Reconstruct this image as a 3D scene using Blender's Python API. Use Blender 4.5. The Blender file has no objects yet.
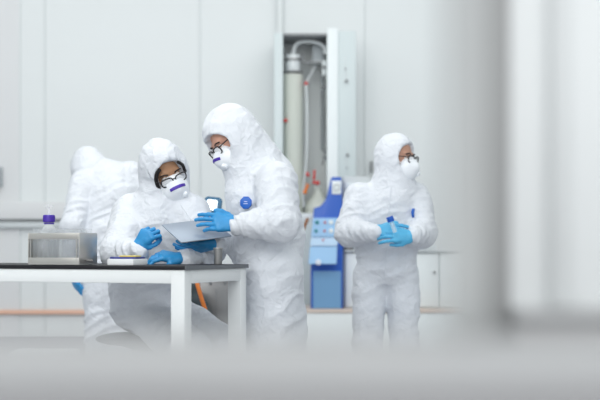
import bpy, bmesh, math, random
import numpy as np
from mathutils import Vector, Matrix
random.seed(4); rng=np.random.RandomState(7)
S=bpy.context.scene; C=S.collection
FPX=1260.0; CH=.98; HY=247.0
def P(px,py,Y): return np.array([(px-300)/FPX*Y, Y, CH+(HY-py)/FPX*Y])
def PZ(px,Y,z): return np.array([(px-300)/FPX*Y, Y, z])
def V(a): return Vector([float(x) for x in a])
def nrm(a): a=np.array(a,float); return a/np.linalg.norm(a)
# ---------------------------------------------------------------- materials
def mat(name,col,rough=.5,metal=0,bump=0,bscale=50,bdist=.002,trans=0,alpha=1,emit=None,var=0,vscale=4,spec=.5,stretch=None,ior=1.45,sss=0):
    m=bpy.data.materials.new(name); m.use_nodes=True; nt=m.node_tree; b=nt.nodes['Principled BSDF']
    b.inputs['Base Color'].default_value=(*col,1); b.inputs['Roughness'].default_value=rough
    b.inputs['Metallic'].default_value=metal; b.inputs['Transmission Weight'].default_value=trans
    b.inputs['Alpha'].default_value=alpha; b.inputs['Specular IOR Level'].default_value=spec
    b.inputs['IOR'].default_value=ior
    if sss:
        b.inputs['Subsurface Weight'].default_value=sss; b.inputs['Subsurface Radius'].default_value=(.01,.006,.004)
    if emit: b.inputs['Emission Color'].default_value=(*emit[0],1); b.inputs['Emission Strength'].default_value=emit[1]
    tc=nt.nodes.new('ShaderNodeTexCoord'); mp=nt.nodes.new('ShaderNodeMapping'); nt.links.new(tc.outputs['Object'],mp.inputs['Vector'])
    if stretch: mp.inputs['Scale'].default_value=stretch
    if bump:
        n=nt.nodes.new('ShaderNodeTexNoise'); n.inputs['Scale'].default_value=bscale; n.inputs['Detail'].default_value=4
        bn=nt.nodes.new('ShaderNodeBump'); bn.inputs['Strength'].default_value=bump; bn.inputs['Distance'].default_value=bdist
        nt.links.new(mp.outputs[0],n.inputs['Vector']); nt.links.new(n.outputs['Fac'],bn.inputs['Height']); nt.links.new(bn.outputs[0],b.inputs['Normal'])
    n2=nt.nodes.new('ShaderNodeTexNoise'); n2.inputs['Scale'].default_value=vscale; n2.inputs['Detail'].default_value=3
    mx=nt.nodes.new('ShaderNodeMix'); mx.data_type='RGBA'; v=var if var else .03
    mx.inputs['A'].default_value=(*[c*(1-v) for c in col],1); mx.inputs['B'].default_value=(*[min(1,c*(1+v)) for c in col],1)
    nt.links.new(mp.outputs[0],n2.inputs['Vector']); nt.links.new(n2.outputs['Fac'],mx.inputs['Factor']); nt.links.new(mx.outputs['Result'],b.inputs['Base Color'])
    return m
def tyvek(name,col):
    m=bpy.data.materials.new(name); m.use_nodes=True; nt=m.node_tree; b=nt.nodes['Principled BSDF']
    b.inputs['Base Color'].default_value=(*col,1); b.inputs['Roughness'].default_value=.6
    b.inputs['Specular IOR Level'].default_value=.35
    tc=nt.nodes.new('ShaderNodeTexCoord')
    n1=nt.nodes.new('ShaderNodeTexNoise'); n1.inputs['Scale'].default_value=9; n1.inputs['Detail'].default_value=2
    ad=nt.nodes.new('ShaderNodeVectorMath'); ad.operation='MULTIPLY_ADD'; ad.inputs[1].default_value=(.12,.12,.12)
    nt.links.new(tc.outputs['Object'],n1.inputs['Vector']); nt.links.new(n1.outputs['Color'],ad.inputs[0]); nt.links.new(tc.outputs['Object'],ad.inputs[2])
    prev=None
    for sc_,st,di in ((7,.50,.020),(18,.45,.009),(48,.35,.003)):
        n=nt.nodes.new('ShaderNodeTexNoise'); n.inputs['Scale'].default_value=sc_; n.inputs['Detail'].default_value=1.5; nt.links.new(ad.outputs[0],n.inputs['Vector'])
        a=nt.nodes.new('ShaderNodeMath'); a.operation='SUBTRACT'; a.inputs[1].default_value=.5; nt.links.new(n.outputs['Fac'],a.inputs[0])
        c=nt.nodes.new('ShaderNodeMath'); c.operation='ABSOLUTE'; nt.links.new(a.outputs[0],c.inputs[0])
        e=nt.nodes.new('ShaderNodeMath'); e.operation='MULTIPLY'; e.inputs[1].default_value=-3; nt.links.new(c.outputs[0],e.inputs[0])
        bb=nt.nodes.new('ShaderNodeBump'); bb.inputs['Strength'].default_value=st; bb.inputs['Distance'].default_value=di
        nt.links.new(e.outputs[0],bb.inputs['Height'])
        if prev: nt.links.new(prev.outputs[0],bb.inputs['Normal'])
        prev=bb
    nt.links.new(prev.outputs[0],b.inputs['Normal'])
    return m
M={}
M['suit']=tyvek('white nonwoven',(.72,.75,.80))
M['glove']=mat('blue nitrile',(.035,.29,.62),.38,bump=.25,bscale=90,var=.12,vscale=30)
M['glove_light']=mat('light blue nitrile',(.09,.44,.72),.42,bump=.25,bscale=90,var=.12,vscale=30)
M['skin_brown']=mat('warm brown skin',(.42,.225,.125),.5,var=.08,vscale=25,sss=.1)
M['skin']=mat('light skin',(.62,.34,.25),.5,var=.08,vscale=25,sss=.1)
M['skin_mid']=mat('tanned skin',(.50,.28,.20),.5,var=.08,vscale=25,sss=.1)
M['hair']=mat('dark hair',(.012,.010,.010),.5,bump=.5,bscale=200)
M['mask']=mat('mask fleece',(.86,.89,.93),.8,bump=.2,bscale=200)
M['purple']=mat('violet plastic',(.07,.03,.38),.4)
M['navy']=mat('dark blue plastic',(.03,.04,.25),.35)
M['black']=mat('black plastic',(.012,.012,.014),.35)
M['lens']=mat('eyeglass lens',(.9,.93,.97),.03,alpha=.13)
M['eye']=mat('eye white',(.8,.78,.76),.2)
M['iris']=mat('dark iris',(.02,.012,.01),.15)
M['badge']=mat('blue badge',(.015,.12,.5),.4)
M['white_print']=mat('white print',(.75,.8,.9),.5)
M['wall']=mat('pale wall panel',(.735,.765,.77),.55,var=.015,vscale=1.5)
M['wall_warm']=mat('pale side panel',(.70,.71,.72),.55,var=.015,vscale=1.5)
M['seam']=mat('panel joint',(.70,.735,.74),.6)
M['floor']=mat('grey vinyl floor',(.46,.46,.49),.35,var=.06,vscale=6)
M['skirt']=mat('dark grey coved skirting',(.36,.36,.39),.45)
M['wood']=mat('orange beech rail',(.78,.48,.36),.5,var=.08,vscale=12,stretch=(.4,8,8))
M['tan']=mat('tan laminate edge',(.66,.56,.50),.5)
M['white_metal']=mat('white powder coat',(.80,.825,.83),.4,var=.01)
M['top_black']=mat('black laminate worktop',(.012,.012,.016),.45,spec=.3)
M['top_lit']=mat('worktop end lit tone',(.13,.14,.155),.45)  # end of the black worktop, light falling on it painted in as grey
M['steel']=mat('brushed stainless steel',(.62,.60,.57),.32,metal=.9,bump=.1,bscale=60,stretch=(1,1,14),var=.06)
M['steel_dark']=mat('dull stainless steel',(.30,.30,.30),.4,metal=.85,var=.06)
M['frost']=mat('clear plastic plate',(.83,.87,.9),.15,alpha=.18)
M['glass']=mat('clear glass',(.93,.96,.98),.03,alpha=.28)
M['liquid']=mat('clear liquid',(.85,.9,.93),.05,alpha=.5)
M['paper']=mat('white paper',(.86,.88,.9),.8)
M['yellow']=mat('yellow plastic',(.85,.68,.12),.4)
M['silver']=mat('anodised aluminium',(.36,.42,.50),.42,metal=.5,var=.02)
M['screen']=mat('tablet glass',(.02,.02,.025),.1)
M['mon_screen']=mat('bright display',(.8,.85,.9),.3,emit=((.9,.97,1),.75))
M['mon_frame']=mat('slate blue frame',(.03,.13,.24),.35)
M['grey_seat']=mat('grey moulded seat',(.27,.28,.30),.6)
M['chrome']=mat('chrome',(.75,.77,.8),.15,metal=1)
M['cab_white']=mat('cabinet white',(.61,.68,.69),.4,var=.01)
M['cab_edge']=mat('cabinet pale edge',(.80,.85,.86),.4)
M['cab_in']=mat('cabinet interior grey',(.76,.79,.785),.6,var=.02)
M['column']=mat('ribbed column plastic',(.66,.69,.63),.3,var=.05)
M['tube']=mat('milky tubing',(.72,.76,.77),.3)
M['red']=mat('red plastic',(.60,.05,.045),.35)
M['dgrey']=mat('dark grey fitting',(.24,.25,.26),.4)
M['mgrey']=mat('mid grey fitting',(.40,.44,.46),.4)
M['lgrey']=mat('light grey casing',(.60,.64,.655),.45)
M['blue']=mat('royal blue casing',(.012,.10,.50),.3)
M['blue_mid']=mat('steel blue casing',(.17,.35,.58),.35,var=.03)
M['blue_light']=mat('light blue panel',(.30,.52,.78),.35)
M['blue_pale']=mat('pale blue panel',(.50,.68,.88),.35)
M['teal']=mat('teal button',(.01,.22,.25),.3)
M['orange']=mat('orange strap',(.85,.24,.05),.5)
M['bag']=mat('dark slate fabric',(.055,.075,.085),.7,bump=.4,bscale=30)
M['reveal_shade']=mat('shaded window reveal',(.33,.33,.33),.5)  # window reveal, its shade painted in as a darker grey
M['frame_light']=mat('pale window frame',(.52,.53,.53),.5)
M['frame_white']=mat('white partition panel',(.83,.845,.85),.5)
M['sill']=mat('pale grey sill',(.48,.48,.485),.5,var=.03,vscale=8)
M['sill_face']=mat('grey sill face',(.47,.455,.46),.5,var=.05,vscale=8)
# ---------------------------------------------------------------- mesh helpers
class MB:
    def __init__(s): s.bm=bmesh.new()
    def box(s,c,d,R=None,bev=0):
        t=bmesh.new(); bmesh.ops.create_cube(t,size=1)
        for v in t.verts: v.co=Vector((v.co.x*d[0],v.co.y*d[1],v.co.z*d[2]))
        if bev: bmesh.ops.bevel(t,geom=t.edges[:],offset=bev,segments=2,affect='EDGES',profile=.5)
        Mx=Matrix.Translation(V(c))@(R.to_4x4() if R else Matrix.Identity(4))
        bmesh.ops.transform(t,matrix=Mx,verts=t.verts); s._m(t); return s
    def _m(s,t):
        me=bpy.data.meshes.new('t'); t.to_mesh(me); t.free(); s.bm.from_mesh(me); bpy.data.meshes.remove(me)
    def cyl(s,p0,p1,r0,r1=None,seg=24,bev=0):
        r1=r0 if r1 is None else r1; p0=V(p0);p1=V(p1);d=p1-p0
        t=bmesh.new(); bmesh.ops.create_cone(t,cap_ends=True,segments=seg,radius1=r0,radius2=r1,depth=d.length)
        if bev:
            e=[e for e in t.edges if abs(e.verts[0].co.z-e.verts[1].co.z)<1e-6]
            bmesh.ops.bevel(t,geom=e,offset=bev,segments=2,affect='EDGES',profile=.5)
        q=Vector((0,0,1)).rotation_difference(d.normalized())
        bmesh.ops.transform(t,matrix=Matrix.Translation((p0+p1)/2)@q.to_matrix().to_4x4(),verts=t.verts); s._m(t); return s
    def sph(s,c,r,R=None,seg=20):
        t=bmesh.new(); bmesh.ops.create_uvsphere(t,u_segments=seg,v_segments=seg//2,radius=1)
        r=(r,r,r) if np.isscalar(r) else r
        Mx=Matrix.Translation(V(c))@(R.to_4x4() if R else Matrix.Identity(4))@Matrix.Diagonal((*r,1))
        bmesh.ops.transform(t,matrix=Mx,verts=t.verts); s._m(t); return s
    def lathe(s,c,prof,seg=32):
        vs=[]
        for r,z in prof: vs.append([s.bm.verts.new((c[0]+r*math.cos(2*math.pi*i/seg),c[1]+r*math.sin(2*math.pi*i/seg),c[2]+z)) for i in range(seg)])
        for a,b in zip(vs,vs[1:]):
            for i in range(seg): s.bm.faces.new((a[i],a[(i+1)%seg],b[(i+1)%seg],b[i]))
        s.bm.faces.new(vs[0][::-1]); s.bm.faces.new(vs[-1]); return s
    def tube(s,pts,r,seg=10,closed=False,sub=6):
        p=[V(q) for q in pts]; n=len(p); o=[]
        rng_=range(n) if closed else range(n-1)
        for i in rng_:
            a=p[(i-1)%n] if closed or i>0 else p[i]; b=p[i]; c=p[(i+1)%n]; d=p[(i+2)%n] if closed or i+2<n else c
            for k in range(sub):
                t=k/sub; o.append(.5*((2*b)+(c-a)*t+(2*a-5*b+4*c-d)*t*t+(3*b-a-3*c+d)*t**3))
        if not closed: o.append(p[-1])
        m=len(o); rings=[]; up=Vector((0,0,1))
        for i,q in enumerate(o):
            tg=(o[(i+1)%m]-o[i-1]) if closed else (o[min(i+1,m-1)]-o[max(i-1,0)])
            tg.normalize(); 
            if i==0:
                u=tg.cross(up); 
                if u.length<.1: u=tg.cross(Vector((1,0,0)))
            else: u=u-tg*u.dot(tg)
            u.normalize(); w=tg.cross(u)
            rings.append([s.bm.verts.new(q+(u*math.cos(2*math.pi*j/seg)+w*math.sin(2*math.pi*j/seg))*r) for j in range(seg)])
        for i in range(m if closed else m-1):
            a=rings[i];b=rings[(i+1)%m]
            for j in range(seg): s.bm.faces.new((a[j],a[(j+1)%seg],b[(j+1)%seg],b[j]))
        if not closed: s.bm.faces.new(rings[0][::-1]); s.bm.faces.new(rings[-1])
        return s
    def prism(s,poly,dirv,bev=0):
        t=bmesh.new(); a=[t.verts.new(V(q)) for q in poly]; b=[t.verts.new(V(np.array(q)+np.array(dirv))) for q in poly]
        t.faces.new(a); t.faces.new(b[::-1]); n=len(a)
        for i in range(n): t.faces.new((a[(i+1)%n],a[i],b[i],b[(i+1)%n]))
        bmesh.ops.recalc_face_normals(t,faces=t.faces)
        if bev: bmesh.ops.bevel(t,geom=t.edges[:],offset=bev,segments=2,affect='EDGES',profile=.5)
        s._m(t); return s
    def build(s,name,m,parent=None,smooth=True):
        me=bpy.data.meshes.new(name); bmesh.ops.recalc_face_normals(s.bm,faces=s.bm.faces)
        if parent is not None:
            w=world(parent); bmesh.ops.translate(s.bm,verts=s.bm.verts,vec=-w)
        s.bm.to_mesh(me); s.bm.free(); return link(name,me,m,parent,smooth)
def world(o):
    w=Vector((0,0,0))
    while o is not None: w+=o.location; o=o.parent
    return w
def link(name,me,m,parent=None,smooth=True):
    me.materials.append(M[m] if isinstance(m,str) else m)
    if smooth:
        me.polygons.foreach_set('use_smooth',[True]*len(me.polygons))
        if hasattr(me,'set_sharp_from_angle'): me.set_sharp_from_angle(angle=math.radians(40))
    o=bpy.data.objects.new(name,me); C.objects.link(o); o.parent=parent; return o
def thing(name,label,cat,loc,group=None):
    o=bpy.data.objects.new(name,None); C.objects.link(o); o.location=V(loc); o.empty_display_size=.1
    return tag(o,label,cat,group)
def tag(o,label,cat,group=None):
    o['label']=label; o['category']=cat
    if group: o['group']=group
    return o
def struct(o): o['kind']='structure'; return o
def recenter(o):
    # puts a single-mesh thing's origin at the middle of its base
    co=np.array([v.co[:] for v in o.data.vertices]); c=Vector(((co[:,0].min()+co[:,0].max())/2,(co[:,1].min()+co[:,1].max())/2,co[:,2].min()))
    o.data.transform(Matrix.Translation(-c)); o.location=c; return o
def basis(x,y,z):
    return Matrix(((x[0],y[0],z[0]),(x[1],y[1],z[1]),(x[2],y[2],z[2])))
# ---------------------------------------------------------------- implicit surfaces
class Field:
    def __init__(s,lo,hi,h):
        s.h=h; s.lo=np.array(lo,float); n=np.ceil((np.array(hi)-s.lo)/h).astype(int)+1
        s.ax=[s.lo[i]+h*np.arange(n[i]) for i in range(3)]; s.F=np.full(n,1.0,np.float32)
    def _sl(s,lo,hi,m):
        sl=[];
        for i in range(3):
            a=int(np.clip(np.floor((lo[i]-m-s.lo[i])/s.h),0,len(s.ax[i])-1)); b=int(np.clip(np.ceil((hi[i]+m-s.lo[i])/s.h)+1,a+1,len(s.ax[i])))
            sl.append(slice(a,b))
        sl=tuple(sl); X=s.ax[0][sl[0]][:,None,None]; Y=s.ax[1][sl[1]][None,:,None]; Z=s.ax[2][sl[2]][None,None,:]
        return sl,X,Y,Z
    def _u(s,sl,b,k):
        a=s.F[sl]; h=np.clip(.5+.5*(b-a)/k,0,1); s.F[sl]=b*(1-(1-h))*0+ (a*h+b*(1-h)) - k*h*(1-h) if False else (b*(1-h)+a*h-k*h*(1-h))
    def cap(s,p0,p1,r0,r1,k=.03,ax=None,f=1.):
        p0=np.array(p0,float);p1=np.array(p1,float); R=max(r0,r1)*max(f,1)
        sl,X,Y,Z=s._sl(np.minimum(p0,p1)-R,np.maximum(p0,p1)+R,k+2*s.h)
        d=p1-p0; L=max(d@d,1e-9)
        qx,qy,qz=X-p0[0],Y-p0[1],Z-p0[2]
        t=np.clip((qx*d[0]+qy*d[1]+qz*d[2])/L,0,1)
        vx,vy,vz=qx-t*d[0],qy-t*d[1],qz-t*d[2]; D2=vx*vx+vy*vy+vz*vz
        if ax is not None:
            c=vx*ax[0]+vy*ax[1]+vz*ax[2]; D2=D2-c*c+(c/f)**2
        b=np.sqrt(np.maximum(D2,0))-(r0+(r1-r0)*t)
        s._u(sl,b.astype(np.float32),k)
    def _ell(s,c,r,R,m):
        c=np.array(c,float); r=np.array(r,float); mr=r.max(); sl,X,Y,Z=s._sl(c-mr,c+mr,m)
        qx,qy,qz=X-c[0],Y-c[1],Z-c[2]; 
        if R is None: R=np.eye(3)
        l=[(qx*R[0,i]+qy*R[1,i]+qz*R[2,i])/r[i] for i in range(3)]
        l2=[l[i]/r[i] for i in range(3)]
        k0=np.sqrt(l[0]**2+l[1]**2+l[2]**2)+1e-9; k1=np.sqrt(l2[0]**2+l2[1]**2+l2[2]**2)+1e-9
        return sl,(k0*(k0-1)/k1).astype(np.float32)
    def ell(s,c,r,R=None,k=.02):
        sl,b=s._ell(c,r,R,k+2*s.h); s._u(sl,b,k)
    def cut(s,c,r,R=None,k=.008):
        sl,b=s._ell(c,r,R,k+2*s.h); a=s.F[sl]; b=-b
        h=np.clip(.5-.5*(b-a)/k,0,1); s.F[sl]=b*(1-h)+a*h+k*h*(1-h)
    def mesh(s):
        F=s.F; I=F<0; n=np.array(F.shape)-1
        cnt=np.zeros(n,np.int8)
        for dx in (0,1):
            for dy in (0,1):
                for dz in (0,1): cnt+=I[dx:n[0]+dx,dy:n[1]+dy,dz:n[2]+dz]
        cells=np.argwhere((cnt>0)&(cnt<8)); idx=-np.ones(n,np.int64); idx[tuple(cells.T)]=np.arange(len(cells))
        acc=np.zeros((len(cells),3)); w=np.zeros(len(cells))
        cor=[(a,b,c) for a in (0,1) for b in (0,1) for c in (0,1)]
        for a in cor:
            for ax in range(3):
                if a[ax]==0:
                    b=list(a); b[ax]=1
                    ia=cells+a; ib=cells+b; fa=F[tuple(ia.T)]; fb=F[tuple(ib.T)]; m=(fa<0)!=(fb<0)
                    t=np.where(m,fa/np.where(m,fa-fb,1),0); p=np.array(a,float)+t[:,None]*(np.array(b)-np.array(a))
                    acc[m]+=p[m]; w[m]+=1
        verts=s.lo+(cells+acc/w[:,None])*s.h
        faces=[]
        for ax in range(3):
            o=[i for i in range(3) if i!=ax]
            A=[slice(None)]*3;B=[slice(None)]*3; A[ax]=slice(0,-1);B[ax]=slice(1,None)
            ch=I[tuple(A)]!=I[tuple(B)]; e=np.argwhere(ch)
            e=e[(e[:,o[0]]>0)&(e[:,o[1]]>0)&(e[:,o[0]]<n[o[0]])&(e[:,o[1]]<n[o[1]])]
            q=[]
            for da,db in ((1,1),(0,1),(0,0),(1,0)):
                c=e.copy(); c[:,o[0]]-=da; c[:,o[1]]-=db; q.append(idx[tuple(c.T)])
            q=np.stack(q,1); ins=I[tuple(e.T)]
            flip=ins if ax!=1 else ~ins
            q[~flip]=q[~flip][:,::-1]; faces.append(q)
        return verts,np.concatenate(faces)
perm=rng.permutation(4096).astype(np.int64); rnd=rng.rand(4096)*2-1
def noise(p):
    i=np.floor(p).astype(np.int64); f=p-i; f=f*f*(3-2*f); r=0
    for a in (0,1):
        for b in (0,1):
            for c in (0,1):
                h=perm[(perm[(perm[(i[:,0]+a)&4095]+i[:,1]+b)&4095]+i[:,2]+c)&4095]
                r=r+rnd[h]*np.where(a,f[:,0],1-f[:,0])*np.where(b,f[:,1],1-f[:,1])*np.where(c,f[:,2],1-f[:,2])
    return r
def vnormals(v,q):
    n=np.cross(v[q[:,2]]-v[q[:,0]],v[q[:,3]]-v[q[:,1]]); o=np.zeros_like(v)
    for i in range(4): np.add.at(o,q[:,i],n)
    return o/(np.linalg.norm(o,axis=1)[:,None]+1e-12)
def relax(v,q,it=1,lam=.5):
    for _ in range(it):
        s=np.zeros_like(v);c=np.zeros(len(v))
        for i in range(4):
            a=q[:,i];b=q[:,(i+1)%4]; np.add.at(s,a,v[b]);np.add.at(s,b,v[a]);np.add.at(c,a,1);np.add.at(c,b,1)
        v=v*(1-lam)+lam*s/c[:,None]
    return v
def wrinkle(v,q,bones,seed=0,A=1.):
    N=vnormals(v,q); W=np.zeros(len(v)); D=np.zeros(len(v)); off=np.array([seed*13.7,seed*7.1,3.3])
    pw=v+.03*np.stack([noise(v*9+off),noise(v*9+off+31),noise(v*9+off+77)],1)
    for (a,b,r,fh,fl,amp) in bones:
        amp=amp*1.5
        a=np.array(a);b=np.array(b); d=b-a; L=np.linalg.norm(d); u=d/L
        t=np.clip(((v-a)@u)/L,0,1); dist=np.linalg.norm(v-(a+t[:,None]*d),axis=1)/r
        w=np.exp(-4*np.maximum(dist-.3,0)); m=w>1e-4
        p=pw[m]; al=(p@u)[:,None]*u; tw=nrm(np.cross(u,[.3,.9,.2])); qd=(p-al)*fl+al*fh+ (p@tw)[:,None]*u*fh*.45
        n1=1-np.abs(noise(qd+off))*2.4; n2=1-np.abs(noise(qd*2.3+off+9))*2.2
        x=np.maximum(n1,-.6)*.75+n2*.18
        W[m]+=w[m]; D[m]+=w[m]*x*amp
    D=D/np.maximum(W,1e-6)
    big=noise(v*4+off)*.006
    return v+N*((D*A+big)[:,None])
def mesh_from(name,v,q,m,parent,origin):
    me=bpy.data.meshes.new(name); v=v-np.array(origin)
    me.vertices.add(len(v)); me.vertices.foreach_set('co',v.astype(np.float32).ravel())
    me.loops.add(q.size); me.loops.foreach_set('vertex_index',q.astype(np.int32).ravel())
    me.polygons.add(len(q)); me.polygons.foreach_set('loop_start',np.arange(0,q.size,4,dtype=np.int32)); 
    me.update(calc_edges=True); me.validate()
    me.materials.append(M[m]); me.polygons.foreach_set('use_smooth',[True]*len(me.polygons))
    o=bpy.data.objects.new(name,me); C.objects.link(o); o.parent=parent; return o
# ---------------------------------------------------------------- people
def make_glove(root,wr,fd,bk,side,curls,m='glove',spread=1.,thumb=((.75,.62,-.2),(.35,.85,-.4)),cuff=.055,scale=1.,label=None,el=None):
    fd=nrm(fd); bk=np.array(bk,float); bk=nrm(bk-fd*(bk@fd)); x=np.cross(fd,bk)*side
    R=np.stack([x,fd,bk],1); wr=np.array(wr,float)
    T=lambda p: wr+R@(np.array(p,float)*scale)
    F=Field(wr-.21*scale,wr+.21*scale,.0032)
    sc=scale
    fx=[.030,.010,-.011,-.030]; ln=[(.040,.026,.020),(.044,.029,.021),(.041,.027,.021),(.032,.020,.018)]
    ym=[.088,.093,.088,.078]
    for i in range(4):
        F.cap(T((fx[i]*.45,.012,0)),T((fx[i],ym[i],0)),.0165*sc,.0135*sc,.014)
    F.cap(T((0,.02,-.004)),T((0,.07,-.004)),.017*sc,.016*sc,.014,R[:,0],1.6)
    for i in range(4):
        c=curls[i] if isinstance(curls[0],(tuple,list)) else curls
        p=np.array((fx[i],ym[i],0.)); a=0; sp=(fx[i]/.03)*.10*spread
        for j in range(3):
            a+=c[j]; d=np.array((math.sin(sp),math.cos(sp)*math.cos(a),-math.sin(a))); d/=np.linalg.norm(d)
            q=p+d*ln[i][j]; r=(.0100,.0090,.0083,.0076); F.cap(T(p),T(q),r[j]*sc,r[j+1]*sc,.0035); p=q
    p=np.array((.020,.022,-.006)); rr=(.0155,.0115,.0100,.0088)
    q=p+nrm((.62,.75,-.15))*.034; F.cap(T(p),T(q),rr[0]*sc,rr[1]*sc,.012); p=q
    for j in range(2):
        q=p+nrm(thumb[j])*(.030,.026)[j]; F.cap(T(p),T(q),rr[j+1]*sc,rr[j+2]*sc,.004); p=q
    c0=T((0,-cuff,0)) if el is None else wr+nrm(np.array(el)-wr)*cuff
    F.cap(c0,T((0,.012,0)),.031*sc,.025*sc,.012,R[:,0],1.15)
    v,qd=F.mesh(); v=relax(v,qd,1,.4)
    nn=vnormals(v,qd); v=v+nn*(noise(v*70)*.0012)[:,None]
    o=mesh_from('glove',v,qd,m,root,root.location)
    if label: o['label']=label
    return o
def head_frame(f,u):
    f=nrm(f); u=np.array(u,float); u=nrm(u-f*(u@f)); x=np.cross(f,u)  # x = person's right
    return np.stack([x,f,u],1)
def make_person(label,J,hf,skin,seed,lat,ground=0.,r_t=1.,r_a=1.,r_l=1.,open_c=(0,.125,.0),open_r=(.064,.075,.078),hood=(.104,.128,.138),face=True,body_h=.006,seat=None,hoodback=.0,gloves=(),name='person',fr_label=None,hair=False,hscale=1.,glasses='black',extra=(),strip=True,dr=1.):
    hc,ff,uu=hf; R=head_frame(ff,uu); lat=nrm(lat)
    H=lambda p: np.array(hc)+R@(np.array(p,float)*hscale)
    feet=(J['an'][0]+J['an'][1])/2 if seat is None else (J['an'][0]+J['an'][1])/2
    root=thing(name,label,'person',(feet[0],feet[1],0))
    org=np.array(root.location)
    allp=np.array([p for v in J.values() for p in (v if isinstance(v,list) else [v])]+[hc])
    lo=allp.min(0)-.22; hi=allp.max(0)+.24; lo[2]=-.02
    # the body under the clothes, one continuous figure with its head
    def limbs(F,s,o,k):
        F.cap(J['pelvis'],J['belly'],.135*s*r_t-o,.132*s*r_t-o,k,lat,1.3)
        F.cap(J['belly'],J['chest'],.132*s*r_t-o,.130*s*r_t-o,k,lat,1.3)
        F.cap(J['chest'],J['neck'],.130*s*r_t-o,.075*s-o,k,lat,1.35)
        F.cap(J['sh'][0],J['sh'][1],.078*s-o,.078*s-o,k)
        F.cap(J['neck'],hc,.070*s-o,.075*s-o,k)
        for i in (0,1):
            F.cap(J['sh'][i],J['el'][i],.078*s*r_a-o,.070*s*r_a-o,k*.6); F.cap(J['el'][i],J['wr'][i],.070*s*r_a-o,.046*s-o,k*.6)
            F.cap(J['hip'][i],J['kn'][i],.110*s*r_l-o,.085*s*r_l-o,k*.6); F.cap(J['kn'][i],J['an'][i],.086*s*r_l-o,.066*s-o,k*.8)
            a=J['an'][i]; t=J['toe'][i]; F.cap(a,(a[0],a[1],.05),.055*s-o,.05-o,.03); F.cap((a[0],a[1],.052),(t[0],t[1],.045),.05-o*.5,.043-o*.5,.03)
    F=Field(lo,hi,body_h)
    limbs(F,.80,.012,.04)
    F.cap(J['neck'],H((0,-.02,-.05)),.055,.055,.02)
    F.ell(H((0,-.012,.02)),np.array((.076,.098,.10))*hscale,R,.01); F.ell(H((0,.018,-.045)),np.array((.062,.078,.078))*hscale,R,.02)
    F.cap(H((0,.092,.0)),H((0,.112,-.035)),.010,.015,.012)
    F.cap(H((-.04,.078,.022)),H((.04,.078,.022)),.012,.012,.015)
    for sx in (-1,1):
        F.cut(H((sx*.032,.108,.0)),np.array((.018,.020,.013))*hscale,R,.01)
        F.ell(H((sx*.078,-.005,-.01)),(.010,.02,.032),R,.008)
    F.cap(H((-.02,.094,-.065)),H((.02,.094,-.065)),.007,.007,.006)
    v,q=F.mesh(); mesh_from('body',v,q,skin,root,org)
    # coverall with hood
    F=Field(lo,hi,.0065)
    limbs(F,1.,0,.042)
    for e in extra: F.cap(e[0],e[1],e[2],e[3],.06)
    hb=np.array(hood)*hscale
    F.ell(H((0,-.012,.012)),hb,R,.03)
    F.cap(H((0,-.015,-.045)),J['neck']*.6+J['chest']*.4,.100*hscale*dr,.118*dr,.06)
    F.cap(H((0,.045,-.085)),J['neck']*.5+J['chest']*.5+R[:,1]*np.array([1,1,0])*.05,.062,.10,.06)
    if hoodback: F.cap(H((0,-.050,.035)),J['neck']*.7+J['chest']*.3-R[:,1]*np.array([1,1,0])*.05,.085,.115,.08)
    F.cut(H(open_c),np.array(open_r)*hscale,R,.008)
    v,q=F.mesh()
    bones=[(J['pelvis'],J['chest'],.17,24,6,.0065),(J['chest'],J['neck'],.15,14,8,.0045),(hc-R[:,1]*.05,hc+R[:,1]*.1,.12,6,22,.003)]
    for i in (0,1):
        bones+=[(J['sh'][i],J['el'][i],.08,24,6,.0065),(J['el'][i],J['wr'][i],.065,32,7,.0075),(J['hip'][i],J['kn'][i],.11,14,5,.007),(J['kn'][i],J['an'][i],.09,18,5,.007)]
    m=np.linalg.norm((v-H((0,.1,0))),axis=1)
    v2=wrinkle(v,q,bones,seed); 
    fade=np.clip((m-.03)/.07,0,1)[:,None]; v=v*(1-fade)+v2*fade
    v=relax(v,q,1,.35)
    if seat is not None:
        mz=(v[:,2]<seat[2])&(np.hypot(v[:,0]-seat[0],v[:,1]-seat[1])<seat[3]); v[mz,2]=seat[2]+.001*0
    v[:,2]=np.maximum(v[:,2],.002)
    cov=mesh_from('coverall',v,q,'suit',root,org)
    if not face: 
        for g in gloves: make_glove(root,**g)
        return root,cov,H,R
    Rm=basis(*[R[:,i] for i in range(3)])
    # respirator
    F=Field(H((0,.08,-.05))-.12,H((0,.08,-.05))+.12,.0035)
    F.ell(H((0,.088,-.060)),np.array((.066,.058,.072))*hscale,R,.01); F.cap(H((0,.105,-.015)),H((0,.128,-.045)),.014,.026,.02)
    v,q=F.mesh(); fm=mesh_from('face_mask',v,q,'mask',root,org)
    from mathutils.bvhtree import BVHTree
    bv=BVHTree.FromPolygons([V(p) for p in v],[list(map(int,f)) for f in q])
    e=MB()
    for dz in (-.003,0,.003):
        pts=[]
        for xx in np.linspace(-.036,.036,9):
            h=bv.ray_cast(V(H((xx,.3,-.026-8*xx*xx+dz))),V(-R[:,1]))
            if h[0] is not None: pts.append((h[0]+V(R[:,1]*.001))[:])
        e.tube(pts,.0042,6,sub=2)
    if strip: e.build('nose_strip','purple',fm)['label']='violet strip across the top of the white mask'
    e=MB(); e.cyl(H((-.022,.130,-.075)),H((-.025,.150,-.082)),.017,.014,bev=.003); e.build('valve','mask',fm)
    for sx in (-1,1):
        e=MB(); e.tube([H((sx*.048,.095,-.04)),H((sx*.066,.07,-.03)),H((sx*.082,.02,-.02))],.0022,6); e.build('strap','mask',fm)
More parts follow.
